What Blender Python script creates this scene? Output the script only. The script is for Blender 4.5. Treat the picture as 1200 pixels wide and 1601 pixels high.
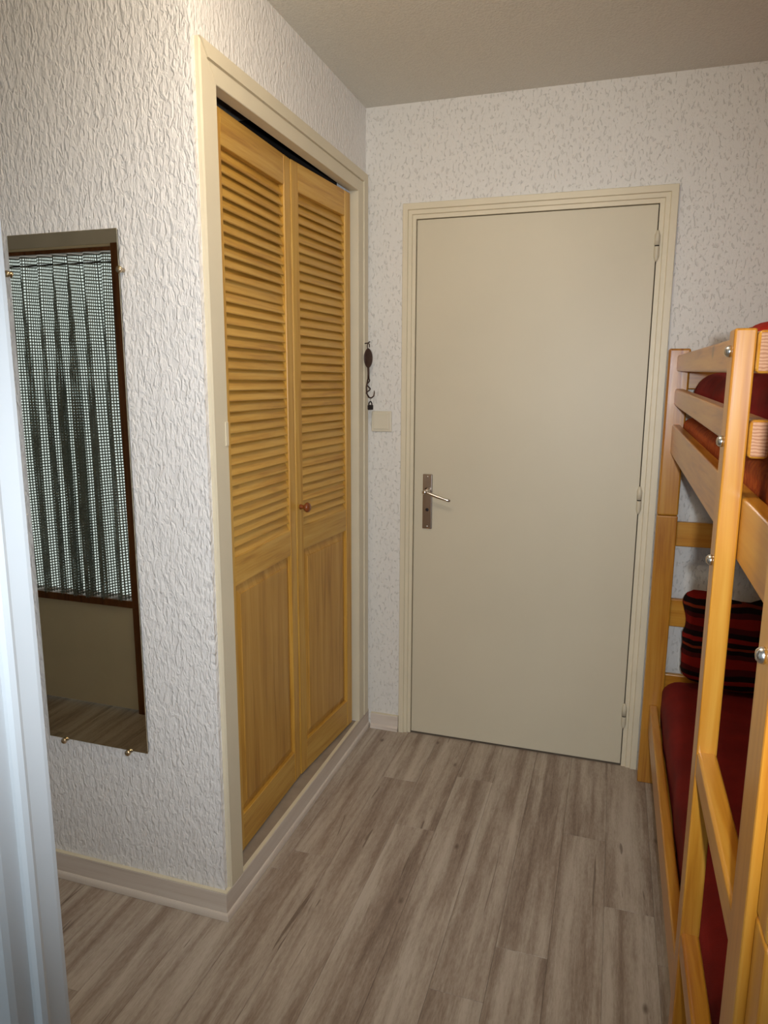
import bpy, bmesh, math, random
from mathutils import Vector, Matrix, noise

random.seed(7)
for o in list(bpy.data.objects):
    bpy.data.objects.remove(o, do_unlink=True)
scene = bpy.context.scene
COL = scene.collection

# ------------------------------------------------------------------ camera
CAM = Vector((0.9363, -2.6702, 1.4456))
F_PX, YAW, PITCH, ROLL = 1111.4, 0.3113, -0.1813, 0.0046
def cam_axes():
    cy, sy = math.cos(YAW), math.sin(YAW)
    f = Vector((-sy * math.cos(PITCH), cy * math.cos(PITCH), math.sin(PITCH)))
    r0 = Vector((cy, sy, 0)); u0 = r0.cross(f)
    r = r0 * math.cos(ROLL) + u0 * math.sin(ROLL)
    u = -r0 * math.sin(ROLL) + u0 * math.cos(ROLL)
    return r, u, f
R_, U_, F_ = cam_axes()
cd = bpy.data.cameras.new('camera'); cam = bpy.data.objects.new('camera', cd); COL.objects.link(cam)
cd.sensor_fit = 'VERTICAL'; cd.sensor_height = 24.0; cd.lens = F_PX / 1601 * 24.0
cd.clip_start = 0.02
m = Matrix((R_, U_, -F_)).transposed().to_4x4(); m.translation = CAM
cam.matrix_world = m
scene.camera = cam

# ------------------------------------------------------------------ light
w = bpy.data.worlds.new('daylight'); scene.world = w; w.use_nodes = True
bg = w.node_tree.nodes['Background']
bg.inputs['Color'].default_value = (0.72, 0.86, 1.0, 1); bg.inputs['Strength'].default_value = 1.0

# daylight entering by the living room window behind the photographer, and by the glazed partition beside the passage
def daylight(name, loc, sx, sy, watts):
    d = bpy.data.lights.new(name, 'AREA'); d.shape = 'RECTANGLE'; d.size = sx; d.size_y = sy
    d.energy = watts; d.color = (0.74, 0.88, 1.0)
    o = bpy.data.objects.new(name, d); COL.objects.link(o)
    o.location = loc; o.rotation_euler = (math.radians(90), 0, 0)      # faces +y
daylight('window_daylight', (0.75, -5.32, 1.25), 2.0, 2.0, 16)
daylight('loggia_daylight', (-1.65, -2.62, 1.0), 2.0, 2.6, 15)

# the camera's own flash, five centimetres right of the lens
fd = bpy.data.lights.new('camera_flash', 'SPOT'); fd.energy = 92; fd.color = (0.90, 0.95, 1.0)
fd.spot_size = math.radians(90); fd.spot_blend = 0.9; fd.shadow_soft_size = 0.012
fo = bpy.data.objects.new('camera_flash', fd); COL.objects.link(fo)
m = Matrix((R_, U_, -F_)).transposed().to_4x4(); m.translation = CAM + R_ * 0.05 + U_ * 0.02
fo.matrix_world = m

vs = scene.view_settings
vs.view_transform = 'Standard'; vs.look = 'None'; vs.gamma = 1.0; vs.use_curve_mapping = False
vs.exposure = 0.0

# ------------------------------------------------------------------ helpers
def tag(o, label=None, cat=None, group=None, kind=None):
    if label: o['label'] = label
    if cat: o['category'] = cat
    if group: o['group'] = group
    if kind: o['kind'] = kind
    return o

def thing(name, loc, label=None, cat=None, kind=None, rotz=0.0):
    o = bpy.data.objects.new(name, None); COL.objects.link(o)
    o.location = loc; o.rotation_euler = (0, 0, rotz); o.empty_display_size = 0.05
    return tag(o, label, cat, kind=kind)

def origin_of(p):
    v = Vector((0, 0, 0))
    while p is not None:
        v += Vector(p.location); p = p.parent
    return v

def link(name, me, mat, parent=None, smooth=False, local=False, loc=None):
    """mesh in world coordinates -> one object; under a parent it is shifted to the parent's own frame"""
    o = bpy.data.objects.new(name, me); COL.objects.link(o)
    if mat and not me.materials: me.materials.append(mat)
    if parent is not None:
        o.parent = parent
        if not local: me.transform(Matrix.Translation(-origin_of(parent)))
    if loc is not None: o.location = loc
    if smooth:
        for p in me.polygons: p.use_smooth = True
    return o

def bm_mesh(bm, name):
    bmesh.ops.recalc_face_normals(bm, faces=bm.faces)
    me = bpy.data.meshes.new(name); bm.to_mesh(me); bm.free(); return me

def add_box(bm, lo, hi, bev=0.0, seg=2):
    t = bmesh.new()
    bmesh.ops.create_cube(t, size=1.0)
    c = [(a + b) / 2 for a, b in zip(lo, hi)]; s = [abs(b - a) for a, b in zip(lo, hi)]
    for v in t.verts: v.co = Vector((c[0] + v.co.x * s[0], c[1] + v.co.y * s[1], c[2] + v.co.z * s[2]))
    if bev > 0:
        bmesh.ops.bevel(t, geom=list(t.edges), offset=min(bev, min(s) * 0.45), segments=seg, profile=0.5, affect='EDGES')
    me = bpy.data.meshes.new('t'); t.to_mesh(me); t.free(); bm.from_mesh(me); bpy.data.meshes.remove(me)
    return bm

def box(name, lo, hi, mat, parent=None, bev=0.0, seg=2, local=False):
    bm = bmesh.new(); add_box(bm, lo, hi, bev, seg)
    return link(name, bm_mesh(bm, name), mat, parent, local=local)

def boxes(name, lst, mat, parent=None, bev=0.0):
    bm = bmesh.new()
    for lo, hi in lst: add_box(bm, lo, hi, bev)
    return link(name, bm_mesh(bm, name), mat, parent)

def tube_bm(bm, pts, rad, seg=10, cap=True):
    pts = [Vector(p) for p in pts]; n = len(pts)
    if not isinstance(rad, (list, tuple)): rad = [rad] * n
    rings = []; prev = None
    for i, p in enumerate(pts):
        d = (pts[min(i + 1, n - 1)] - pts[max(i - 1, 0)]).normalized()
        a = prev if prev is not None else (Vector((0, 0, 1)) if abs(d.z) < 0.9 else Vector((1, 0, 0)))
        a = (a - d * a.dot(d)).normalized(); b = d.cross(a); prev = a
        rings.append([bm.verts.new(p + (a * math.cos(2 * math.pi * k / seg) + b * math.sin(2 * math.pi * k / seg)) * rad[i]) for k in range(seg)])
    for i in range(n - 1):
        for k in range(seg):
            bm.faces.new((rings[i][k], rings[i][(k + 1) % seg], rings[i + 1][(k + 1) % seg], rings[i + 1][k]))
    if cap:
        bm.faces.new(rings[0][::-1]); bm.faces.new(rings[-1])

def tube(name, pts, rad, mat, parent=None, seg=10, local=False):
    bm = bmesh.new(); tube_bm(bm, pts, rad, seg)
    return link(name, bm_mesh(bm, name), mat, parent, smooth=True, local=local)

def lathe(name, prof, axis, org, mat, parent=None, seg=20, local=False):
    """prof: list of (distance along axis, radius)"""
    ax = Vector(axis).normalized(); org = Vector(org)
    pts = [org + ax * d for d, r in prof]
    bm = bmesh.new()
    a = Vector((0, 0, 1)) if abs(ax.z) < 0.9 else Vector((1, 0, 0)); a = (a - ax * a.dot(ax)).normalized(); b = ax.cross(a)
    rings = []
    for (d, r), p in zip(prof, pts):
        rings.append([bm.verts.new(p + (a * math.cos(2 * math.pi * k / seg) + b * math.sin(2 * math.pi * k / seg)) * max(r, 1e-5)) for k in range(seg)])
    for i in range(len(rings) - 1):
        for k in range(seg):
            bm.faces.new((rings[i][k], rings[i][(k + 1) % seg], rings[i + 1][(k + 1) % seg], rings[i + 1][k]))
    bm.faces.new(rings[0][::-1]); bm.faces.new(rings[-1])
    return link(name, bm_mesh(bm, name), mat, parent, smooth=True, local=local)

def prism(name, poly, z0, z1, mat, parent=None, smooth=False):
    """plan outline (x, y) extruded upright"""
    bm = bmesh.new()
    a = [bm.verts.new((x, y, z0)) for x, y in poly]; b = [bm.verts.new((x, y, z1)) for x, y in poly]
    n = len(poly)
    for i in range(n): bm.faces.new((a[i], a[(i + 1) % n], b[(i + 1) % n], b[i]))
    bm.faces.new(a[::-1]); bm.faces.new(b)
    return link(name, bm_mesh(bm, name), mat, parent, smooth=smooth)

def beam(name, y0, y1, x0, x1, za, zb, mat, parent, bev=0.006, seg=3):
    """rail along y: za = (bottom, top) at y0, zb = (bottom, top) at y1"""
    bm = bmesh.new(); add_box(bm, (x0, y1, 0), (x1, y0, 1), 0)
    for v in bm.verts:
        z = za if abs(v.co.y - y0) < 1e-6 else zb
        v.co.z = z[0] if v.co.z < 0.5 else z[1]
    if bev: bmesh.ops.bevel(bm, geom=list(bm.edges), offset=bev, segments=seg, profile=0.5, affect='EDGES')
    return link(name, bm_mesh(bm, name), mat, parent)

def soft_box(name, lo, hi, r, mat, parent=None, res=0.03, amp=0.0, freq=6.0, bulge=0.0, seed=0.0, shift=None):
    """rounded cushion-like block with a lumpy surface"""
    bm = bmesh.new(); bmesh.ops.create_cube(bm, size=2.0)
    s = [(b - a) / 2 for a, b in zip(lo, hi)]; c = Vector([(a + b) / 2 for a, b in zip(lo, hi)])
    bmesh.ops.subdivide_edges(bm, edges=list(bm.edges), cuts=max(6, min(44, int(max(s) * 2 / res))), use_grid_fill=True)
    for v in bm.verts:
        q = Vector((v.co.x * s[0], v.co.y * s[1], v.co.z * s[2]))
        k = Vector([max(-(s[i] - r), min(s[i] - r, q[i])) for i in range(3)])
        d = q - k
        if d.length > 1e-9: d = d.normalized() * r
        q = k + d
        if bulge:
            ex = 1 - (q.x / s[0]) ** 2; ey = 1 - (q.y / s[1]) ** 2; ez = 1 - (q.z / s[2]) ** 2
            if q.z > 0: q.z += bulge * max(ex, 0) * max(ey, 0) * abs(q.z) / s[2]
            q.y += math.copysign(bulge * .4, q.y) * max(ex, 0) * max(ez, 0) * abs(q.y) / s[1]
        p = c + q
        if amp:
            nrm = (d if d.length > 1e-9 else Vector((0, 0, 1))).normalized()
            p += nrm * amp * (1.0 if nrm.z > -0.2 else 0.1) * noise.fractal(p * freq + Vector((seed, seed, seed)), 1.0, 2.0, 3)
        if shift: p = shift(p)
        v.co = p
    return link(name, bm_mesh(bm, name), mat, parent, smooth=True)

# ------------------------------------------------------------------ materials
def lin(r, g, b):
    f = lambda c: (c / 255 / 12.92) if c / 255 <= 0.04045 else ((c / 255 + 0.055) / 1.055) ** 2.4
    return (f(r), f(g), f(b), 1)

class NT:
    def __init__(self, name):
        self.m = bpy.data.materials.new(name); self.m.use_nodes = True
        self.t = self.m.node_tree; self.p = self.t.nodes['Principled BSDF']; self.out = self.t.nodes['Material Output']
    def n(self, typ, **kw):
        nd = self.t.nodes.new(typ)
        for k, v in kw.items(): setattr(nd, k, v)
        return nd
    def l(self, a, b): self.t.links.new(a, b)
    def math(self, op, a, b=None, c=None):
        nd = self.n('ShaderNodeMath', operation=op)
        for i, v in enumerate((a, b, c)):
            if v is None: continue
            if isinstance(v, (int, float)): nd.inputs[i].default_value = v
            else: self.l(v, nd.inputs[i])
        return nd.outputs[0]
    def ramp(self, fac, stops, interp='LINEAR'):
        nd = self.n('ShaderNodeValToRGB'); cr = nd.color_ramp; cr.interpolation = interp
        while len(cr.elements) < len(stops): cr.elements.new(0.5)
        for e, (p, c) in zip(cr.elements, stops):
            e.position = p; e.color = c if len(c) == 4 else (*c, 1)
        self.l(fac, nd.inputs[0]); return nd.outputs[0]
    def mix(self, fac, a, b, blend='MIX'):
        nd = self.n('ShaderNodeMix', data_type='RGBA', blend_type=blend)
        for i, v in ((0, fac), (6, a), (7, b)):
            if isinstance(v, (int, float)): nd.inputs[i].default_value = v
            elif isinstance(v, tuple): nd.inputs[i].default_value = v
            else: self.l(v, nd.inputs[i])
        return nd.outputs[2]
    def coords(self, scale=(1, 1, 1), rnd=False):
        tc = self.n('ShaderNodeTexCoord'); mp = self.n('ShaderNodeMapping'); mp.inputs['Scale'].default_value = scale
        self.l(tc.outputs['Object'], mp.inputs[0])
        if rnd:
            oi = self.n('ShaderNodeObjectInfo')
            v = self.n('ShaderNodeCombineXYZ')
            a = self.math('MULTIPLY', oi.outputs['Random'], 37.0); b = self.math('MULTIPLY', oi.outputs['Random'], 91.0)
            self.l(a, v.inputs[0]); self.l(b, v.inputs[1]); self.l(a, v.inputs[2])
            self.l(v.outputs[0], mp.inputs['Location'])
        return mp.outputs[0]
    def noise(self, vec, scale, detail=3.0, rough=0.5, dist=0.0):
        nd = self.n('ShaderNodeTexNoise'); self.l(vec, nd.inputs['Vector'])
        nd.inputs['Scale'].default_value = scale; nd.inputs['Detail'].default_value = detail
        nd.inputs['Roughness'].default_value = rough; nd.inputs['Distortion'].default_value = dist
        return nd.outputs[0]
    def bump(self, h, dist, strength=1.0):
        b = self.n('ShaderNodeBump'); b.inputs['Strength'].default_value = strength; b.inputs['Distance'].default_value = dist
        self.l(h, b.inputs['Height']); self.l(b.outputs[0], self.p.inputs['Normal'])
    def base(self, c):
        if isinstance(c, tuple): self.p.inputs['Base Color'].default_value = c
        else: self.l(c, self.p.inputs['Base Color'])
    def rough(self, r, spec=0.5):
        if isinstance(r, (int, float)): self.p.inputs['Roughness'].default_value = r
        else: self.l(r, self.p.inputs['Roughness'])
        self.p.inputs['Specular IOR Level'].default_value = spec

def plain(name, col, rough=0.5, metal=0.0, spec=0.5, var=0.06, scale=6.0):
    t = NT(name)
    v = t.noise(t.coords(), scale, 3)
    d = tuple(c * (1 - var) for c in col[:3]) + (1,); u = tuple(min(1, c * (1 + var)) for c in col[:3]) + (1,)
    t.base(t.ramp(v, [(0.3, d), (0.7, u)])); t.rough(rough, spec); t.p.inputs['Metallic'].default_value = metal
    return t.m

def plaster(name, col, kind):
    t = NT(name)
    if kind == 'trowel':          # long upright dragged ridges
        c = t.coords((1, 1, 0.40))
        a = t.noise(c, 100, 2.5, 0.5, 0.7)
        r1 = t.ramp(a, [(0.36, (0, 0, 0)), (0.50, (0.55,) * 3), (0.66, (1, 1, 1))], 'EASE')
        b = t.noise(t.coords((1, 1, 0.5)), 240, 2.0, 0.5, 0.4)
        h = t.math('ADD', r1, t.math('MULTIPLY', b, 0.35))
        t.bump(h, 0.0024, 1.0)
        hollow_tone = t.ramp(a, [(0.30, tuple(x * 0.93 for x in col[:3])), (0.46, col[:3])])  # hollows between the ridges slightly darker
    elif kind == 'pitted':        # flattened plaster with upright pits
        c = t.coords((1, 1, 0.5))
        a = t.noise(c, 115, 2.5, 0.55, 0.6)
        r1 = t.ramp(a, [(0.33, (0, 0, 0)), (0.43, (0.85,) * 3), (0.60, (1, 1, 1))], 'EASE')
        b = t.noise(t.coords(), 260, 2.0, 0.5)
        h = t.math('ADD', r1, t.math('MULTIPLY', b, 0.25))
        t.bump(h, 0.0016, 1.0)
        hollow_tone = t.ramp(a, [(0.27, tuple(x * 0.85 for x in col[:3])), (0.42, col[:3])])  # shade of the pits put into the colour
    else:                         # sprayed fine grain
        a = t.noise(t.coords(), 150, 2.0, 0.5)
        t.bump(a, 0.003, 0.7)
        hollow_tone = t.ramp(a, [(0.3, tuple(x * 0.93 for x in col[:3])), (0.6, col[:3])])  # low spots of the grain slightly darker
    t.base(hollow_tone); t.rough(0.62, 0.35)
    return t.m

def wood(name, dark, mid, light, axis, rough=0.4, spec=0.5, scale=1.0, knots=0.0, bump=0.0004, rnd=True, tone=0.10):
    """grain runs along axis ('x', 'y' or 'z')"""
    t = NT(name)
    st = {'x': (0.05, 1, 1), 'y': (1, 0.05, 1), 'z': (1, 1, 0.05)}[axis]
    c = t.coords(tuple(s * scale for s in st), rnd)
    a = t.noise(c, 42, 4, 0.55, 0.7)
    b = t.noise(c, 190, 2, 0.5, 0.2)
    f = t.math('ADD', t.math('MULTIPLY', a, 0.75), t.math('MULTIPLY', b, 0.25))
    col = t.ramp(f, [(0.33, dark), (0.47, mid), (0.64, light)])
    if knots:
        v = t.n('ShaderNodeTexVoronoi'); v.inputs['Scale'].default_value = 5.5
        t.l(t.coords(tuple(1.0 if s == 1 else 0.55 for s in st), rnd), v.inputs['Vector'])
        k = t.ramp(v.outputs['Distance'], [(0.035, (1, 1, 1)), (0.075, (0, 0, 0))])
        col = t.mix(t.math('MULTIPLY', k, knots), col, tuple(x * 0.3 for x in dark[:3]) + (1,))
    if tone:
        oi = t.n('ShaderNodeObjectInfo')
        g = t.math('ADD', t.math('MULTIPLY', oi.outputs['Random'], 2 * tone), 1 - tone)
        vv = t.n('ShaderNodeCombineColor')
        for i in range(3): t.l(g, vv.inputs[i])
        col = t.mix(1.0, col, vv.outputs[0], 'MULTIPLY')
    t.base(col); t.rough(rough, spec)
    if bump: t.bump(f, bump, 0.6)
    return t.m

M = {}
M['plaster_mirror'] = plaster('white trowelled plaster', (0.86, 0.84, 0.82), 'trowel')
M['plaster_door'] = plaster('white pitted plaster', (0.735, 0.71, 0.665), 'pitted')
M['ceiling'] = plaster('sprayed ceiling', (0.72, 0.69, 0.61), 'fine')
M['cream'] = plain('cream gloss paint', (0.70, 0.625, 0.465, 1), 0.42, spec=0.4, var=0.03)
M['door_paint'] = plain('cream satin door paint', (0.62, 0.555, 0.415, 1), 0.45, spec=0.4, var=0.025, scale=2.5)
M['switch'] = plain('cream plastic', (0.66, 0.60, 0.47, 1), 0.35, var=0.02)
M['white_paint'] = plain('white gloss paint', (0.50, 0.54, 0.57, 1), 0.3, var=0.03)
M['skirt'] = wood('whitewashed skirting', lin(186, 170, 156), lin(210, 197, 184), lin(216, 205, 193), 'y', 0.5, scale=0.7, knots=0.25, tone=0.02)
M['skirt_x'] = wood('whitewashed skirting across', lin(186, 170, 156), lin(210, 197, 184), lin(216, 205, 193), 'x', 0.5, scale=0.7, knots=0.25, tone=0.02)
PD, PM, PL = lin(170, 120, 42), lin(195, 147, 60), lin(207, 164, 80)
M['pine_y'] = wood('light pine along the slat', PD, PM, PL, 'y', 0.38, tone=0.07, knots=0.35)
M['pine_z'] = wood('light pine upright', PD, PM, PL, 'z', 0.38, tone=0.04)
M['pine_panel'] = wood('light pine panel', lin(160, 112, 42), lin(186, 138, 58), lin(198, 152, 74), 'z', 0.40, tone=0.03, scale=0.7)
BD, BM_, BL = lin(152, 88, 18), lin(181, 121, 36), lin(193, 140, 54)
M['bed_y'] = wood('varnished pine lengthways', BD, BM_, BL, 'y', 0.28, 0.6, scale=0.7, knots=0.7, tone=0.06)
M['bed_x'] = wood('varnished pine crossways', BD, BM_, BL, 'x', 0.28, 0.6, scale=0.7, knots=0.7, tone=0.06)
M['bed_z'] = wood('varnished pine upright', BD, BM_, BL, 'z', 0.28, 0.6, scale=0.7, knots=0.7, tone=0.04)
M['knob'] = plain('dark varnished wood', lin(128, 66, 28), 0.3, var=0.2, scale=60)
M['chrome'] = plain('worn chrome', (0.62, 0.58, 0.54, 1), 0.22, 1.0, var=0.05)
M['plate_metal'] = plain('bronzed metal plate', (0.46, 0.38, 0.32, 1), 0.25, 1.0, var=0.08)
M['bolt'] = plain('steel bolt', (0.75, 0.74, 0.72, 1), 0.18, 1.0, var=0.03)
M['brass'] = plain('brass clip', (0.62, 0.50, 0.34, 1), 0.25, 1.0, var=0.05)
M['iron'] = plain('brown cast iron', lin(66, 46, 38), 0.5, 0.3, var=0.25, scale=80)
M['black_metal'] = plain('black enamel', lin(34, 26, 32), 0.35, 0.2, var=0.1)
M['dark'] = plain('dark recess', lin(40, 34, 30), 0.9)  # near black; stands for shade inside the cupboard, also colours small dark parts
M['sill'] = plain('grey painted sill', lin(150, 135, 118), 0.6, var=0.1, scale=20)
M['brown_wood'] = wood('brown stained wood', lin(82, 46, 22), lin(116, 70, 36), lin(130, 82, 46), 'z', 0.4, tone=0.0)
M['panel'] = plain('beige panel', (0.84, 0.78, 0.63, 1), 0.5, var=0.03)
M['plain_wall'] = plain('pale living room wall', (0.72, 0.70, 0.66, 1), 0.8)

def mk_mirror():
    t = NT('smoked mirror'); t.base((0.66, 0.61, 0.48, 1)); t.p.inputs['Metallic'].default_value = 1.0; t.rough(0.004)
    return t.m
M['mirror'] = mk_mirror()

def mk_glass():
    t = NT('window pane'); tr = t.n('ShaderNodeBsdfTransparent'); gl = t.n('ShaderNodeBsdfGlossy'); gl.inputs['Roughness'].default_value = 0.01
    mx = t.n('ShaderNodeMixShader'); mx.inputs[0].default_value = 0.05; t.l(tr.outputs[0], mx.inputs[1]); t.l(gl.outputs[0], mx.inputs[2])
    t.l(mx.outputs[0], t.out.inputs[0]); return t.m
M['glass'] = mk_glass()

def mk_net():
    t = NT('checked net curtain')
    tc = t.n('ShaderNodeTexCoord'); sp = t.n('ShaderNodeSeparateXYZ'); t.l(tc.outputs['UV'], sp.inputs[0])
    P = 0.0125
    def cell(s, wdt):
        return t.math('LESS_THAN', t.math('FRACT', t.math('DIVIDE', s, P)), wdt)
    th = t.math('MAXIMUM', cell(sp.outputs[0], 0.42), cell(sp.outputs[1], 0.40))
    df = t.n('ShaderNodeBsdfDiffuse'); df.inputs[0].default_value = lin(120, 120, 112)
    tl = t.n('ShaderNodeBsdfTranslucent'); tl.inputs[0].default_value = lin(96, 100, 96)
    mx = t.n('ShaderNodeMixShader'); mx.inputs[0].default_value = 0.4; t.l(df.outputs[0], mx.inputs[1]); t.l(tl.outputs[0], mx.inputs[2])
    tr = t.n('ShaderNodeBsdfTransparent'); tr.inputs[0].default_value = (0.80, 0.83, 0.83, 1)
    m2 = t.n('ShaderNodeMixShader'); t.l(th, m2.inputs[0]); t.l(tr.outputs[0], m2.inputs[1]); t.l(mx.outputs[0], m2.inputs[2])
    t.l(m2.outputs[0], t.out.inputs[0]); return t.m
M['net'] = mk_net()

def mk_floor():
    t = NT('greyed oak plank')
    tc = t.n('ShaderNodeTexCoord'); oi = t.n('ShaderNodeObjectInfo')
    off = t.n('ShaderNodeCombineXYZ')
    a = t.math('MULTIPLY', oi.outputs['Random'], 53.0); b = t.math('MULTIPLY', oi.outputs['Random'], 17.0)
    t.l(a, off.inputs[0]); t.l(b, off.inputs[1]); t.l(a, off.inputs[2])
    ad = t.n('ShaderNodeVectorMath', operation='ADD'); t.l(tc.outputs['Object'], ad.inputs[0]); t.l(off.outputs[0], ad.inputs[1])
    def mp(s):
        n = t.n('ShaderNodeMapping'); n.inputs['Scale'].default_value = s; t.l(ad.outputs[0], n.inputs[0]); return n.outputs[0]
    band = t.noise(mp((1, 0.045, 1)), 20, 2.0, 0.5, 0.3)            # broad pale and dark streaks
    grain = t.noise(mp((1, 0.06, 1)), 80, 5, 0.65, 0.8)
    fine = t.noise(mp((1, 0.16, 1)), 340, 3, 0.6, 0.3)
    blot = t.noise(mp((1, 0.22, 1)), 30, 5, 0.65, 0.4)
    f = t.math('ADD', t.math('MULTIPLY', band, 0.45), t.math('ADD', t.math('MULTIPLY', grain, 0.22), t.math('ADD', t.math('MULTIPLY', fine, 0.16), t.math('MULTIPLY', blot, 0.17))))
    col = t.ramp(f, [(0.37, lin(122, 104, 91)), (0.45, lin(149, 132, 117)), (0.52, lin(171, 157, 142)), (0.60, lin(188, 176, 162))])
    crack = t.ramp(t.noise(mp((1, 0.05, 1)), 34, 3, 0.5, 1.2), [(0.300, (1, 1, 1)), (0.322, (0, 0, 0))])
    col = t.mix(t.math('MULTIPLY', crack, 0.6), col, lin(84, 66, 54))
    v = t.n('ShaderNodeTexVoronoi'); v.inputs['Scale'].default_value = 6.0; t.l(mp((1.5, 0.75, 1)), v.inputs['Vector'])
    k = t.ramp(v.outputs['Distance'], [(0.025, (1, 1, 1)), (0.085, (0, 0, 0))])
    col = t.mix(t.math('MULTIPLY', k, 0.7), col, lin(82, 62, 50))
    t.base(col); t.rough(t.ramp(grain, [(0.3, (0.50,) * 3), (0.7, (0.40,) * 3)]), 0.4)
    t.bump(grain, 0.0005, 0.6)
    return t.m
M['floor'] = mk_floor()

def fabric(name, a, b, scale=40, bump=0.002):
    t = NT(name); c = t.coords()
    n1 = t.noise(c, scale, 4, 0.6); n2 = t.noise(c, 420, 2)
    t.base(t.ramp(n1, [(0.35, a), (0.65, b)])); t.rough(0.85, 0.2)
    t.bump(t.math('ADD', n1, t.math('MULTIPLY', n2, 0.3)), bump, 0.8); return t.m
M['red_cover'] = fabric('dark red bedspread', lin(104, 18, 14), lin(122, 24, 17), 9)
M['maroon'] = fabric('maroon quilt', lin(124, 22, 18), lin(150, 36, 24), 9)
M['orange_cover'] = fabric('rust orange mattress cover', lin(150, 58, 16), lin(186, 92, 30), 60)
M['red_pillow'] = fabric('bright red pillow', lin(170, 34, 20), lin(196, 50, 26), 9)

def mk_stripes():
    t = NT('striped throw'); c = t.coords(); s = t.n('ShaderNodeSeparateXYZ'); t.l(c, s.inputs[0])
    wob = t.noise(c, 7, 2)
    z = t.math('ADD', s.outputs[2], t.math('MULTIPLY', wob, 0.03))
    f = t.math('FRACT', t.math('DIVIDE', z, 0.135))
    K, Rr, Mm, O = lin(22, 10, 10), lin(112, 20, 13), lin(62, 13, 13), lin(108, 38, 16)
    t.base(t.ramp(f, [(0.0, Rr), (0.22, Mm), (0.34, K), (0.46, O), (0.52, K), (0.64, Rr), (0.74, K), (0.86, Mm)], 'CONSTANT'))
    t.rough(0.9, 0.1); t.bump(t.noise(c, 300, 2), 0.001, 0.7); return t.m
M['stripes'] = mk_stripes()

# ------------------------------------------------------------------ setting
H = 2.431            # ceiling
D = 1.163            # depth of the cupboard block
PY = -2.138          # front of the partition with the curtain
XR = 2.08            # wall behind the bunk bed
S = 'structure'

# floor: planks one by one where they can be seen, one slab beyond
floor = thing('floor', (0, 0, 0), 'whitewashed wood-look plank floor running towards the cream door', 'floor', S)
boxes('subfloor', [((-2.46, -2.21, -0.06), (XR, 0.10, -0.0032)), ((-0.68, -5.4, -0.06), (XR, -2.21, -0.0032))], M['sill'], floor)
PW, X0 = 0.133, 0.057
plank_meshes = {}
ends = {0: -0.85, 1: -0.36, 2: -0.62, 3: -0.275, 4: -1.22, 5: -1.04, 6: -0.50, 7: -0.80}
for i in range(-14, 10):
    xa = X0 + i * PW
    e0 = ends.get(i, -0.2 - random.random() * 0.9)
    ys = [0.0]; y = e0
    while y > -2.19: ys.append(y); y -= 1.21
    ys.append(-2.30 if xa > -0.68 else -2.206)
    for k in range(len(ys) - 1):
        ya, yb = ys[k], ys[k + 1]
        if ya - yb < 0.03: continue
        key = round(ya - yb, 3)
        if key not in plank_meshes:
            bm = bmesh.new(); L = ya - yb
            add_box(bm, (-PW / 2 + 0.0002, -L / 2 + 0.0002, -0.006), (PW / 2 - 0.0002, L / 2 - 0.0002, 0.0), 0.0006, 1)
            me = bm_mesh(bm, 'plank'); me.materials.append(M['floor']); plank_meshes[key] = me
        o = bpy.data.objects.new('plank', plank_meshes[key]); COL.objects.link(o)
        o.parent = floor; o.location = (xa + PW / 2, (ya + yb) / 2, 0)
box('living_room_boards', (-0.68, -5.4, -0.006), (XR, -2.302, 0.0), M['floor'], floor)

tag(boxes('ceiling', [((-2.46, -2.205, H), (XR + .06, 0.12, H + 0.06)), ((-0.68, -5.4, H), (XR + .06, -2.205, H + 0.06))], M['ceiling']), 'finely grained greyish white sprayed ceiling', 'ceiling', kind=S)

# far wall with the door opening
DL, DR, DT = 0.201, 1.0334, 2.031
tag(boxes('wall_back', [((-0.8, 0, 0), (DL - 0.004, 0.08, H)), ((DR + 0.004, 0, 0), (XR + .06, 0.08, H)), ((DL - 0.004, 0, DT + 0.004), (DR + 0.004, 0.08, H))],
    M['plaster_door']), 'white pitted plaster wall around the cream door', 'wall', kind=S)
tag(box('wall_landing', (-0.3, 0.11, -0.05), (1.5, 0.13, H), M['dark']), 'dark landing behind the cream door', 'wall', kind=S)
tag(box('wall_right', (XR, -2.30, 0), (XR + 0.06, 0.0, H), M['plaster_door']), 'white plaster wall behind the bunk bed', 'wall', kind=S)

# cupboard wall: plane x = 0, opening for the louvred leaves
OY0, OY1, OZ0, OZ1 = -1.080, -0.118, 0.074, 2.119
tag(boxes('wall_left', [((-0.07, -D + 0.07, 0), (0, OY0 - 0.002, H)), ((-0.07, OY1 + 0.002, 0), (0, 0, H)), ((-0.024, OY0 - 0.002, OZ1 + 0.002), (0, OY1 + 0.002, H)),
    ((-0.07, OY0 - 0.002, 0), (0, OY1 + 0.002, OZ0))], M['plaster_mirror']), 'white trowelled plaster wall around the louvred cupboard', 'wall', kind=S)
tag(box('wall_recess', (-2.4, -D, 0), (0, -D + 0.07, H), M['plaster_mirror']), 'white trowelled plaster wall that carries the narrow mirror', 'wall', kind=S)
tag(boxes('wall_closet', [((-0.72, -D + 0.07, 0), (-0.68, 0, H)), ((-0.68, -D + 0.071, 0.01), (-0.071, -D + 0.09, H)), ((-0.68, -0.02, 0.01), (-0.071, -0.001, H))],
    M['dark']), 'inside panels of the louvred cupboard, coloured dark for shade', 'wall', kind=S)  # panels coloured dark so the inside reads as shaded
tag(box('trim_1', (-0.30, OY0, OZ0 - 0.003), (-0.0005, OY1, OZ0 + 0.0015), M['sill']), 'grey painted sill under the louvred cupboard doors', 'sill', kind=S)

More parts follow.
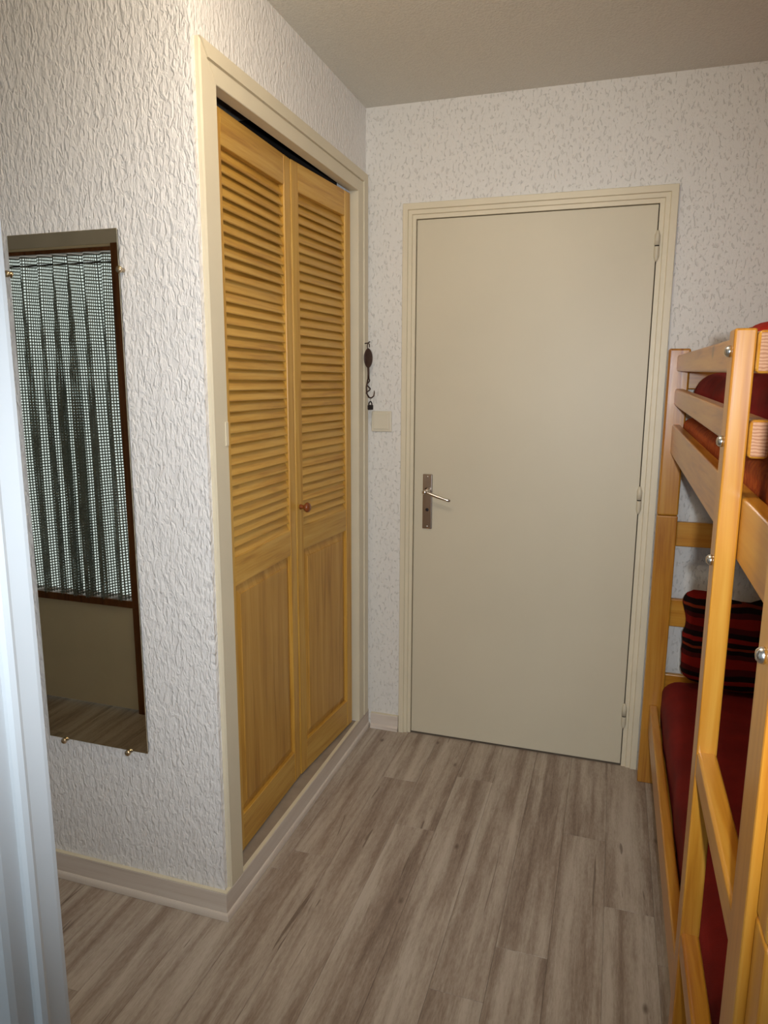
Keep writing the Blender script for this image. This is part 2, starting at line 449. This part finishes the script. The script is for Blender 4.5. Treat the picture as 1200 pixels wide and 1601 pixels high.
def frame_piece(name, side, a0, a1, zt, z0, wl, wr, wt, prof, f, mat, parent, drop=0.0):
    """mitred moulding on one side of an opening; prof = (fraction of width outward, proud height)"""
    bm = bmesh.new(); r0, r1 = [], []
    for fr, h in prof:
        if side == 'l': p, q = (a0 - fr * wl, z0), (a0 - fr * wl, zt + fr * wt)
        elif side == 'r': p, q = (a1 + fr * wr, z0), (a1 + fr * wr, zt + fr * wt)
        else: p, q = (a0 - fr * wl, zt + fr * wt), (a1 + fr * wr, zt + fr * wt)
        r0.append(bm.verts.new(f(p[0], p[1], h))); r1.append(bm.verts.new(f(q[0], q[1], h)))
    n = len(prof)
    for i in range(n): bm.faces.new((r0[i], r0[(i + 1) % n], r1[(i + 1) % n], r1[i]))
    bm.faces.new(r0[::-1]); bm.faces.new(r1)
    return link(name, bm_mesh(bm, name), mat, parent)

# cupboard frame
closet_frame = thing('trim_2', (0, -0.6, 0.078), 'cream painted wooden frame around the louvred cupboard doors', 'door frame', S)
fx = lambda a, z, h: (h, a, z)
flat = [(0, -0.068), (0, 0.010), (0.03, 0.0125), (0.93, 0.0125), (1.0, 0.009), (1.0, -0.003), (0.03, -0.003), (0.03, -0.068)]
grv = [(0, -0.022), (0, 0.012), (0.02, 0.0135), (0.50, 0.0135), (0.51, 0.0095), (0.56, 0.0095), (0.57, 0.0165), (0.97, 0.0165), (1.0, 0.014), (1.0, -0.003), (0.03, -0.003), (0.03, -0.022)]
frame_piece('jamb', 'l', OY0, OY1, OZ1, 0.078, 0.068, 0.100, 0.078, flat, fx, M['cream'], closet_frame)
frame_piece('jamb', 'r', OY0, OY1, OZ1, 0.078, 0.068, 0.100, 0.078, grv, fx, M['cream'], closet_frame)
frame_piece('head', 't', OY0, OY1, OZ1, 0.078, 0.068, 0.100, 0.078, grv, fx, M['cream'], closet_frame)
box('latch_plate', (0.0125, -1.097, 1.285), (0.0155, -1.083, 1.345), M['cream'], closet_frame, 0.0012)

# door frame
door_frame = thing('trim_3', (0.617, 0, 0), 'cream stepped wooden frame around the flush door', 'door frame', S)
fy = lambda a, z, h: (a, -h, z)
stp = [(0, -0.03), (0, 0.004), (0.26, 0.004), (0.30, 0.010), (0.56, 0.010), (0.60, 0.0165), (0.97, 0.0165), (1.0, 0.0145), (1.0, -0.003), (0.06, -0.003), (0.06, -0.03)]
for s, nm in (('l', 'jamb'), ('r', 'jamb'), ('t', 'head')):
    frame_piece(nm, s, DL - 0.003, DR + 0.003, DT + 0.003, 0.0005, 0.049, 0.056, 0.054, stp, fy, M['cream'], door_frame)

# skirting boards with a quarter-round strip at the foot
def skirting(name, p0, p1, nrm, mat, h, label, miter=(0, 0)):
    root = thing(name, (p0[0], p0[1], 0), label, 'baseboard', S)
    d = Vector((p1[0] - p0[0], p1[1] - p0[1], 0)); L = d.length; d.normalize(); n = Vector((nrm[0], nrm[1], 0))
    def run(nm, prof):
        bm = bmesh.new(); a, b = [], []
        for t, z in prof:
            a.append(bm.verts.new(Vector((p0[0], p0[1], z)) + n * t - d * (t * miter[0])))
            b.append(bm.verts.new(Vector((p1[0], p1[1], z)) + n * t + d * (t * miter[1])))
        k = len(prof)
        for i in range(k): bm.faces.new((a[i], a[(i + 1) % k], b[(i + 1) % k], b[i]))
        bm.faces.new(a[::-1]); bm.faces.new(b)
        return link(nm, bm_mesh(bm, nm), mat, root)
    run('board', [(0.0005, 0.0005), (0.0125, 0.0005), (0.0125, h - 0.003), (0.0105, h), (0.0005, h)])
    q = [(0.0127 + 0.008 * math.sin(a), 0.0008 + 0.019 * math.cos(a)) for a in [i * math.pi / 10 for i in range(6)]]
    run('quarter_round', [(0.0127, 0.0008)] + q)
    run('top_edge', [(0.0006, h + 0.0002), (0.0122, h + 0.0002), (0.0122, h + 0.0014), (0.0006, h + 0.0014)]).data.materials[0] = M['cream']
    return root
skirting('baseboard_recess', (-2.2, -D), (0, -D), (0, -1), M['skirt_x'], 0.078, 'whitewashed skirting board under the narrow mirror', (0, 1))
skirting('baseboard_left', (0, -D), (0, -0.001), (1, 0), M['skirt'], 0.077, 'whitewashed skirting board under the louvred cupboard', (1, 0))
skirting('baseboard_back', (0.026, 0), (0.146, 0), (0, -1), M['skirt_x'], 0.066, 'short skirting board between cupboard frame and door frame')
skirting('baseboard_bed', (1.094, 0), (XR, 0), (0, -1), M['skirt_x'], 0.066, 'skirting board behind the head of the bunk bed')

# ------------------------------------------------------------------ cream flush door
door = thing('door_1', (0.617, 0, 0.006), 'flush cream painted door with metal lever handle', 'door', S)
box('leaf', (DL, 0.0, 0.007), (DR, 0.040, DT), M['door_paint'], door, 0.0015, 1)
hp = box('handle_plate', (0.2375, -0.008, 0.876), (0.2760, -0.0002, 1.093), M['plate_metal'], door, 0.0035, 3)
lathe('keyhole', [(0, 0.0065), (0.0015, 0.0065), (0.002, 0.005), (0.002, 0.0)], (0, -1, 0), (0.257, -0.008, 0.953), M['black_metal'], hp)
for z in (0.886, 1.083): lathe('screw', [(0, 0.004), (0.001, 0.004), (0.002, 0.002), (0.002, 0)], (0, -1, 0), (0.257, -0.008, z), M['bolt'], hp, 12)
lv = lathe('lever_neck', [(0, 0.013), (0.004, 0.013), (0.008, 0.0095), (0.036, 0.0085), (0.046, 0.0095), (0.050, 0.006), (0.051, 0)], (0, -1, 0), (0.257, -0.008, 1.028), M['chrome'], door)
tube('lever', [(0.257, -0.047, 1.028), (0.268, -0.049, 1.025), (0.285, -0.050, 1.020), (0.31, -0.050, 1.012), (0.34, -0.049, 1.003), (0.352, -0.048, 1.000), (0.358, -0.047, 0.9985)],
     [0.0085, 0.0075, 0.0065, 0.006, 0.006, 0.0062, 0.003], M['chrome'], lv)
for z in (1.897, 1.033, 0.207):
    hx = 1.0352
    hg = lathe('hinge', [(-0.050, 0.003), (-0.044, 0.0055), (-0.034, 0.0085), (-0.0025, 0.0085), (-0.002, 0.0085)], (0, 0, 1), (hx, -0.0085, z), M['door_paint'], door, 14)
    lathe('hinge_ring', [(-0.002, 0.0072), (0.002, 0.0072)], (0, 0, 1), (hx, -0.0085, z), M['dark'], hg, 14)
    lathe('hinge_knuckle', [(0.002, 0.0085), (0.034, 0.0085), (0.044, 0.0055), (0.050, 0.003)], (0, 0, 1), (hx, -0.0085, z), M['door_paint'], hg, 14)

# ------------------------------------------------------------------ louvred cupboard doors
def louvre_leaf(name, a, b, z0, z1, label):
    """a, b: plan points of the front face's two edges; local x runs along the leaf, local y into the room"""
    ang = math.atan2(b[1] - a[1], b[0] - a[0]); W = math.hypot(b[0] - a[0], b[1] - a[1])
    root = thing(name, (a[0], a[1], z0), label, 'door', S, rotz=ang)
    # local: x along leaf, y = -(room side), so the front face is y = 0 and the body lies behind at y > 0
    h = z1 - z0; T = 0.026; st = 0.045
    zl0, zl1, zp0, zp1 = 0.970 - z0, 2.020 - z0, 0.194 - z0, 0.888 - z0
    box('stile', (0, 0, 0), (st, T, h), M['pine_z'], root, 0.003, 2, True)
    box('stile', (W - st, 0, 0), (W, T, h), M['pine_z'], root, 0.003, 2, True)
    for nm, za, zb in (('top_rail', zl1, h), ('middle_rail', zp1, zl0), ('bottom_rail', 0, zp0)):
        box(nm, (st, 0.001, za), (W - st, T - 0.001, zb), M['pine_x_leaf'], root, 0.002, 2, True)
    # raised panel: sloping border and flat field
    bm = bmesh.new(); x0, x1 = st - 0.001, W - st + 0.001
    def ring(i, y): return [bm.verts.new((x, y, z)) for x, z in ((x0 + i, zp0 - .001 + i), (x1 - i, zp0 - .001 + i), (x1 - i, zp1 + .001 - i), (x0 + i, zp1 + .001 - i))]
    rr = [ring(0, 0.018), ring(0, 0.0125), ring(0.006, 0.012), ring(0.030, 0.0055), ring(0.031, 0.0035), ring(0.036, 0.003)]
    for q in range(len(rr) - 1):
        for k in range(4): bm.faces.new((rr[q][k], rr[q][(k + 1) % 4], rr[q + 1][(k + 1) % 4], rr[q + 1][k]))
    bm.faces.new(rr[-1]); bm.faces.new(rr[0][::-1])
    link('panel', bm_mesh(bm, 'panel'), M['pine_panel'], root, local=True)
    # slats: outer edge low, inner edge high
    n = 37; pitch = (zl1 - zl0) / n
    bm = bmesh.new(); add_box(bm, (-(W - 2 * st) / 2, -0.0200, -0.0030), ((W - 2 * st) / 2, 0.0200, 0.0030), 0.0026, 2)
    me = bm_mesh(bm, 'slat'); me.materials.append(M['pine_x_leaf'])
    for i in range(n):
        o = bpy.data.objects.new('slat', me); COL.objects.link(o); o.parent = root
        o.location = (W / 2, 0.0145, zl0 + (i + 0.5) * pitch)
        t = math.radians(65) + random.uniform(-0.035, 0.035)
        if name == 'door_2' and i == n - 12: t += 0.22
        o.rotation_euler = (t, 0, random.uniform(-0.0012, 0.0012))
    return root
M['pine_x_leaf'] = wood('light pine along the leaf', PD, PM, PL, 'x', 0.38, tone=0.07, knots=0.35)
# plan points run from the far edge to the near edge so that local +y points into the cupboard
LA, LM, LM2, LB = (-0.0285, -1.040), (-0.0405, -0.5755), (-0.0385, -0.5725), (-0.0075, -0.146)
def leaf(name, near, far, label):
    # local x from near to far (direction +y world); local y = rotate +90 deg = -x world = into the cupboard
    return louvre_leaf(name, near, far, 0.084, 2.105, label)
d2 = leaf('door_2', LA, LM, 'louvred pine cupboard door without a knob, next to the mirror wall')
d3 = leaf('door_3', LM2, LB, 'louvred pine cupboard door with the small brown knob')
lathe('knob', [(0, 0.009), (0.004, 0.0085), (0.010, 0.0065), (0.016, 0.0075), (0.020, 0.0135), (0.025, 0.0165), (0.031, 0.0155), (0.035, 0.010), (0.0365, 0.0)],
      (0, -1, 0), (0.023, -0.0002, 1.037 - 0.084), M['knob'], d3, 20, True)

# ------------------------------------------------------------------ mirror
MX0, MX1, MZ0, MZ1 = -0.540, -0.2135, 0.4505, 1.801
MYF = -D - 0.0125
mir = thing('mirror', ((MX0 + MX1) / 2, -D, MZ0), 'tall narrow frameless smoked mirror held by brass clips', 'mirror')
box('backing', (MX0 + 0.002, -D - 0.0085, MZ0 + 0.002), (MX1 - 0.002, -D - 0.0045, MZ1 - 0.002), M['dark'], mir)
box('mirror_glass', (MX0, MYF, MZ0), (MX1, -D - 0.0086, MZ1), M['mirror'], mir, 0.0008, 1)
for x, z, dx, dz in ((MX0, 1.709, -1, 0), (MX1, 1.706, 1, 0), (-0.487, MZ0, 0, -1), (-0.274, MZ0, 0, -1)):
    ox, oz = x + dx * 0.005, z + dz * 0.005
    c = lathe('clip', [(0, 0.006), (0.010, 0.006), (0.0135, 0.0085), (0.017, 0.0085), (0.020, 0.006), (0.021, 0.0)], (0, -1, 0), (ox, -D - 0.002, oz), M['brass'], mir, 16)

# ------------------------------------------------------------------ light switch
sw = thing('light_switch', (0.0675, 0, 1.292), 'square cream light switch between cupboard frame and door frame', 'light switch')
box('plate', (0.026, -0.0095, 1.2525), (0.109, -0.0008, 1.3325), M['switch'], sw, 0.004, 3)
box('rocker', (0.036, -0.0135, 1.2625), (0.0985, -0.0090, 1.3225), M['switch'], sw, 0.002, 2)

# ------------------------------------------------------------------ iron hook and little padlock on the cupboard frame
HX, HY = 0.0165, -0.058
hk = thing('iron_hook', (HX, HY, 1.50), 'brown iron hook with oval plaque hung on the cupboard frame', 'hook')
hd = Vector((0.42, 0.907, 0)).normalized(); hn = Vector((0.907, -0.42, 0)).normalized()      # in-plane and facing directions
def hp_(u, z, o=0.0): v = Vector((HX, HY, 0)) + hd * u + hn * (o + 0.018); return (v.x, v.y, z)
tube('nail', [(HX - 0.001, HY, 1.588), (HX + 0.012, HY - 0.002, 1.589), (HX + 0.022, HY - 0.004, 1.594)], 0.0022, M['iron'], hk, 8)
tube('eye', [hp_(-0.006 * math.cos(t) + 0.001, 1.577 + 0.011 * math.sin(t)) for t in [i * math.pi / 6 - 1.2 for i in range(10)]], 0.0018, M['iron'], hk, 8)
bm = bmesh.new(); bmesh.ops.create_uvsphere(bm, u_segments=28, v_segments=16, radius=1.0)
for v in bm.verts:
    u, z, o = v.co.x, v.co.z, v.co.y
    u *= math.sqrt(max(0, 1 - 0.25 * z * z))
    v.co = Vector(hp_(u * 0.0235, 1.533 + z * 0.037, o * 0.006))
link('plaque', bm_mesh(bm, 'plaque'), M['iron'], hk, smooth=True)
tube('stem', [hp_(0, 1.500), hp_(0.001, 1.478), hp_(0.001, 1.455)], [0.0045, 0.0038, 0.0045], M['iron'], hk, 10)
tube('loop', [hp_(0.001 + 0.008 * math.sin(t * 2) * (0.6 + t / 7), 1.456 - 0.010 * t, 0.003 * math.cos(t * 2)) for t in [i * 0.25 for i in range(25)]], 0.0024, M['iron'], hk, 8)
tube('prong', [hp_(-0.002, 1.456), hp_(-0.010, 1.425), hp_(-0.008, 1.400), hp_(0.004, 1.386), hp_(0.018, 1.384), hp_(0.030, 1.391), hp_(0.034, 1.404), hp_(0.033, 1.412)],
     [0.003, 0.003, 0.003, 0.0032, 0.003, 0.0026, 0.002, 0.001], M['iron'], hk, 8)
pd = thing('padlock', hp_(0.012, 1.342), 'tiny black padlock hanging below the iron hook', 'padlock')
bm = bmesh.new(); add_box(bm, (-0.0125, -0.005, 1.3385), (0.0125, 0.005, 1.3575), 0.003, 2)
for v in bm.verts: p = hp_(0.012 + v.co.x, v.co.z, v.co.y); v.co = Vector(p)
link('body', bm_mesh(bm, 'body'), M['black_metal'], pd)
tube('shackle', [hp_(0.012 + 0.0085 * math.cos(t), 1.3575 + (0.0125 * math.sin(t) if 0 <= t <= math.pi else 0)) for t in [math.pi * i / 12 for i in range(13)]], 0.0024, M['black_metal'], pd, 8)
tube('string', [hp_(0.012, 1.3695), hp_(0.0125, 1.377), hp_(0.012, 1.3855)], 0.0008, M['iron'], pd, 6)

# ------------------------------------------------------------------ bunk bed
bed = thing('bunk_bed', (1.56, -1.03, 0), 'varnished pine bunk bed with ladder and guard rails', 'bunk bed')
BX0, BX1 = 1.093, 2.04; PT = 0.067; YF, YN = -0.052, -2.035      # outer faces of the post pairs
PY_ = 0.048; ZJ = {0: 0.999, 1: 0.945}
for x in (BX0, BX1 - PT):
    for k, (y0, y1) in enumerate(((YF - PY_, YF), (YN, YN + PY_))):
        box('lower_post', (x, y0, 0.0), (x + PT, y1, ZJ[k]), M['bed_z'], bed, 0.004, 3)
        box('upper_post', (x, y0, ZJ[k] + 0.001), (x + PT, y1, ZJ[k] + 0.558), M['bed_z'], bed, 0.006, 3)
def mk_endgrain():
    t = NT('pine end grain'); c = t.coords(); mp = t.n('ShaderNodeMapping'); mp.inputs['Location'].default_value = (0.47, 0, 0.16); t.l(c, mp.inputs[0])
    wv = t.n('ShaderNodeTexWave', wave_type='RINGS', rings_direction='Y'); wv.inputs['Scale'].default_value = 66; wv.inputs['Distortion'].default_value = 3.0; wv.inputs['Detail'].default_value = 2
    t.l(mp.outputs[0], wv.inputs['Vector'])
    t.base(t.ramp(wv.outputs[0], [(0.2, lin(158, 108, 74)), (0.7, lin(184, 138, 102))])); t.rough(0.6, 0.3); return t.m
M['end_grain'] = mk_endgrain()
def end_grain(o, y):
    o.data.materials.append(M['end_grain'])
    for p in o.data.polygons:
        if p.normal.y < -0.9: p.material_index = 1
    return o
RX0, RX1 = 1.1195, 1.1485
yA = YF - PY_                                                     # near face of the far posts
end_grain(beam('guard_rail', yA, -1.545, RX0, RX1, (1.483, 1.536), (1.459, 1.519), M['bed_y'], bed, 0.007), 0)
end_grain(beam('guard_rail', yA, -1.545, RX0, RX1, (1.372, 1.427), (1.339, 1.395), M['bed_y'], bed, 0.007), 0)
beam('side_board', yA, YN + PY_, RX0, RX1 - .004, (1.214, 1.309), (1.178, 1.274), M['bed_y'], bed, 0.004)
beam('side_board', yA, YN + PY_, RX0 - .004, RX1 - .006, (0.212, 0.306), (0.205, 0.300), M['bed_y'], bed, 0.004)
for z0, z1 in ((1.20, 1.295), (0.212, 0.306), (1.36, 1.42), (1.47, 1.53)):
    beam('side_board' if z1 - z0 > 0.08 else 'guard_rail', yA, YN + PY_, BX1 - 0.055, BX1 - 0.026, (z0, z1), (z0, z1), M['bed_y'], bed, 0.004)
for y in (YF - 0.034, YN + 0.012):                                # boards across the two ends
    for z0, z1 in ((0.328, 0.425), (0.603, 0.703), (0.892, 0.977), (1.215, 1.305), (1.425, 1.520)):
        box('end_slat', (BX0 + PT - 0.002, y, z0), (BX1 - PT + 0.002, y + 0.022, z1), M['bed_x'], bed, 0.004, 2)
for z in (0.215, 1.195): box('bed_base', (RX1 + 0.002, YN + PY_ + 0.005, z), (BX1 - 0.06, yA - 0.005, z + 0.018), M['bed_y'], bed)
# ladder
UX0, UX1, UY0, UY1 = 1.0895, 1.1190, -1.538, -1.490
box('ladder_upright', (UX0, UY0, 0), (UX1, UY1, 1.522), M['bed_z'], bed, 0.003, 2)
box('ladder_upright', (1.0845, -1.985, 0), (1.1185, -1.920, 1.49), M['bed_z'], bed, 0.003, 2)
for z in (0.876, 0.552, 0.228): box('rung', (UX0 + 0.001, -1.9205, z - 0.045), (UX1, UY0 + 0.0455, z), M['bed_y'], bed, 0.005, 3)
for y, z in ((-1.512, 1.491), (-1.512, 1.361), (-1.512, 1.180), (-1.952, 1.192)):
    lathe('bolt', [(0, 0.0085), (0.002, 0.0085), (0.005, 0.0075), (0.0075, 0.005), (0.0085, 0.0)], (-1, 0, 0), (UX0 - (0.005 if y < -1.8 else 0), y, z), M['bolt'], bed, 14)

# bedding
tag(soft_box('mattress', (1.1495, YN + PY_ + .01, 0.235), (1.975, yA - 0.004, 0.428), 0.055, M['red_cover'], amp=0.006, freq=5), 'dark red covered mattress on the lower bunk', 'mattress')
tag(soft_box('mattress', (1.150, YN + PY_ + .01, 1.216), (1.975, yA - 0.004, 1.335), 0.03, M['orange_cover'], amp=0.001, freq=7), 'rust orange covered mattress on the upper bunk', 'mattress')
def quilt_shift(p):
    k = max(0.0, min(1.0, (-p.y - 0.9) / 0.8))
    return Vector((p.x, p.y, p.z + (0.0 * k if p.z > 1.38 else 0)))
tag(soft_box('quilt', (1.167, YN + PY_ + .022, 1.339), (1.955, yA - 0.022, 1.470), 0.06, M['maroon'], amp=0.014, freq=4.5, seed=3, shift=quilt_shift), 'rumpled maroon quilt on the upper bunk', 'quilt')
tag(soft_box('pillow', (1.262, -0.64, 1.487), (1.86, -0.14, 1.604), 0.05, M['red_pillow'], amp=0.012, freq=6, bulge=0.012, seed=8), 'red pillow lying on the upper bunk quilt', 'pillow')
def throw_shift(p):
    return Vector((p.x, p.y - 0.16 * (0.75 - p.z), p.z + 0.012 * math.sin(p.x * 17)))
tag(soft_box('striped_throw', (1.195, -0.205, 0.452), (1.93, -0.105, 0.745), 0.045, M['stripes'], amp=0.018, freq=9, seed=5, shift=throw_shift), 'red and black striped throw heaped against the lower bunk headboard', 'blanket')

# ------------------------------------------------------------------ partition behind, seen in the mirror and as the white jamb
GX0, GX1, GZ0, GZ1 = -1.80, -0.982, 0.505, 1.947
PB = -2.205
tag(boxes('wall_front', [((-0.936, PB, 0), (0.335, PY, H)), ((-2.40, PB, 1.975), (-0.936, PY, H)), ((-2.40, PB, 0), (-1.84, PY, 1.975)),
    ((0.335, PB, 2.09), (1.20, PY, H)), ((1.20, PB, 0), (XR, PY, H))], M['plain_wall']), 'partition between the entrance and the living room', 'wall', kind=S)
tag(box('wall_passage', (-2.46, PB, 0), (-2.40, -D + 0.07, H), M['plain_wall']), 'end wall of the passage beside the mirror', 'wall', kind=S)
def jamb(name, x, s, label):
    pr = [(0, -2.1375), (0, -2.160), (0.003, -2.1625), (0.0045, -2.167), (0.003, -2.173), (-0.001, -2.1755), (-0.004, -2.1765), (-0.004, -2.196), (-0.006, -2.203), (-0.012, -2.209), (-0.022, -2.212), (-0.065, -2.212), (-0.065, -2.130), (-0.006, -2.130), (-0.001, -2.132)]
    return tag(prism(name, [(x + s * u, y) for u, y in pr], 0, 2.09, M['white_paint']), label, 'door frame', kind=S)
jamb('trim_4', 0.400, 1, 'white gloss moulded door jamb at the edge of the partition')
jamb('trim_5', 1.135, -1, 'white gloss moulded door jamb beside the bunk bed foot')
win = thing('window_1', ((GX0 + GX1) / 2, PY, 0), 'brown framed glazed partition with a beige lower panel', 'window', S)
fr = 0.046
for nm, lo, hi in (('frame_post', (GX0 - .04, PB, 0), (GX0, PY + .008, 1.975)), ('frame_post', (GX1, PB, 0), (GX1 + fr, PY + .008, 1.975)),
                   ('frame_rail', (GX0, PB, GZ1), (GX1, PY + .008, 1.962)), ('frame_rail', (GX0, PB, 0.485), (GX1, PY + .008, GZ0 + .012)), ('frame_rail', (GX0, PB, 1.9625), (GX1, PY + .001, 1.9745))):
    box(nm, lo, hi, M['brown_wood'] if nm != 'frame_rail' or lo[2] < 1.96 else M['panel'], win, 0.002, 1)
box('lower_panel', (GX0, PB + .01, 0.012), (GX1, PY - .004, 0.485), M['panel'], win)
box('pane', (GX0 - .002, -2.206, GZ0), (GX1 + .002, -2.203, GZ1 + .002), M['glass'], win)

# net curtain with deep folds
cur = thing('net_curtain', ((GX0 + GX1) / 2, PY - 0.014, GZ0), 'checked grey net curtain gathered in folds over the partition window', 'curtain')
bm = bmesh.new(); uvl = bm.loops.layers.uv.new('UVMap')
NU, NV = 420, 36; nf = 9.6
grid = []; arc = [0.0] * (NU + 1)
def cpt(i, k):
    t = i / NU; s = k / NV                                       # s: 0 bottom, 1 top
    z = GZ0 + 0.014 + s * (1.944 - GZ0 - 0.014)
    ph = 2 * math.pi * (nf * t + 0.20 * math.sin(9.0 * t) + 0.05 * math.sin(3 * s + 9 * t))
    g = 0.34 + 0.66 * min(1, (1 - s) * 2.6)                       # shallower under the heading
    am = 0.052 * g * (0.88 + 0.14 * math.sin(17 * t + 2))
    return Vector((GX0 + 0.004 + (GX1 - GX0 - 0.006) * t, PY - 0.014 + am * math.sin(ph), z))
for i in range(NU + 1):
    col = [cpt(i, k) for k in range(NV + 1)]
    if i: arc[i] = arc[i - 1] + (cpt(i, NV // 2) - cpt(i - 1, NV // 2)).length
    grid.append([bm.verts.new(p) for p in col])
for i in range(NU):
    for k in range(NV):
        f = bm.faces.new((grid[i][k], grid[i + 1][k], grid[i + 1][k + 1], grid[i][k + 1]))
        for lp, (a, b) in zip(f.loops, ((i, k), (i + 1, k), (i + 1, k + 1), (i, k + 1))):
            lp[uvl].uv = (arc[a], grid[a][b].co.z)
me = bpy.data.meshes.new('net'); bm.to_mesh(me); bm.free()
link('net', me, M['net'], cur, smooth=True)
tube('curtain_wire', [(GX0, PY - 0.014, 1.908), (GX1, PY - 0.014, 1.908)], 0.003, M['dark'], cur, 8)

# living room shell behind the photographer, with its window; beyond its left wall lies an open loggia
WX0, WX1, WZ0, WZ1 = -0.25, 1.75, 0.25, 2.25; LX = -0.62
tag(boxes('wall_living', [((LX, -5.30, 0), (WX0, -5.22, H)), ((WX1, -5.30, 0), (XR, -5.22, H)), ((WX0, -5.30, 0), (WX1, -5.22, WZ0)), ((WX0, -5.30, WZ1), (WX1, -5.22, H))], M['plain_wall']),
    'living room wall around the big window', 'wall', kind=S)
tag(box('wall_loggia', (LX - .06, -5.3, 0), (LX, PB, H), M['plain_wall']), 'plain pale wall between living room and loggia', 'wall', kind=S)
tag(box('wall_side', (XR, -5.3, 0), (XR + .06, -2.30, H), M['plain_wall']), 'plain pale side wall of the living room', 'wall', kind=S)
win2 = thing('window_2', ((WX0 + WX1) / 2, -5.26, WZ0), 'living room window behind the photographer', 'window', S)
for k in range(3):
    x = WX0 + (WX1 - WX0) * k / 2
    box('mullion', (x - .03, -5.29, WZ0), (x + .03, -5.24, WZ1), M['white_paint'], win2)
for k in range(2):
    x = WX0 + (WX1 - WX0) * k / 2
    box('pane', (x + .031, -5.268, WZ0), (x + (WX1 - WX0) / 2 - .031, -5.264, WZ1), M['glass'], win2)

# entrance ceiling lamp, just above the picture
LP = (0.50, -1.50)
lamp = thing('ceiling_lamp', (LP[0], LP[1], H), 'round opal ceiling lamp over the entrance floor', 'lamp')
lathe('base', [(0, 0.0), (0.0005, 0.085), (0.016, 0.085), (0.018, 0.08), (0.018, 0.0)], (0, 0, -1), (LP[0], LP[1], H), M['white_paint'], lamp, 32)
def mk_opal():
    t = NT('lit opal glass'); t.base((0.9, 0.85, 0.75, 1)); t.p.inputs['Emission Color'].default_value = (1.0, 0.84, 0.64, 1); t.p.inputs['Emission Strength'].default_value = 3.0
    return t.m
lathe('opal_bowl', [(0.0182, 0.0), (0.0182, 0.098), (0.028, 0.104), (0.042, 0.100), (0.058, 0.080), (0.068, 0.045), (0.071, 0.0)], (0, 0, -1), (LP[0], LP[1], H), mk_opal(), lamp, 32)
pl = bpy.data.lights.new('ceiling_lamp_bulb', 'POINT'); pl.energy = 14.5; pl.color = (1.0, 0.86, 0.68); pl.shadow_soft_size = 0.07
po = bpy.data.objects.new('ceiling_lamp_bulb', pl); COL.objects.link(po); po.location = (LP[0], LP[1], H - 0.15)
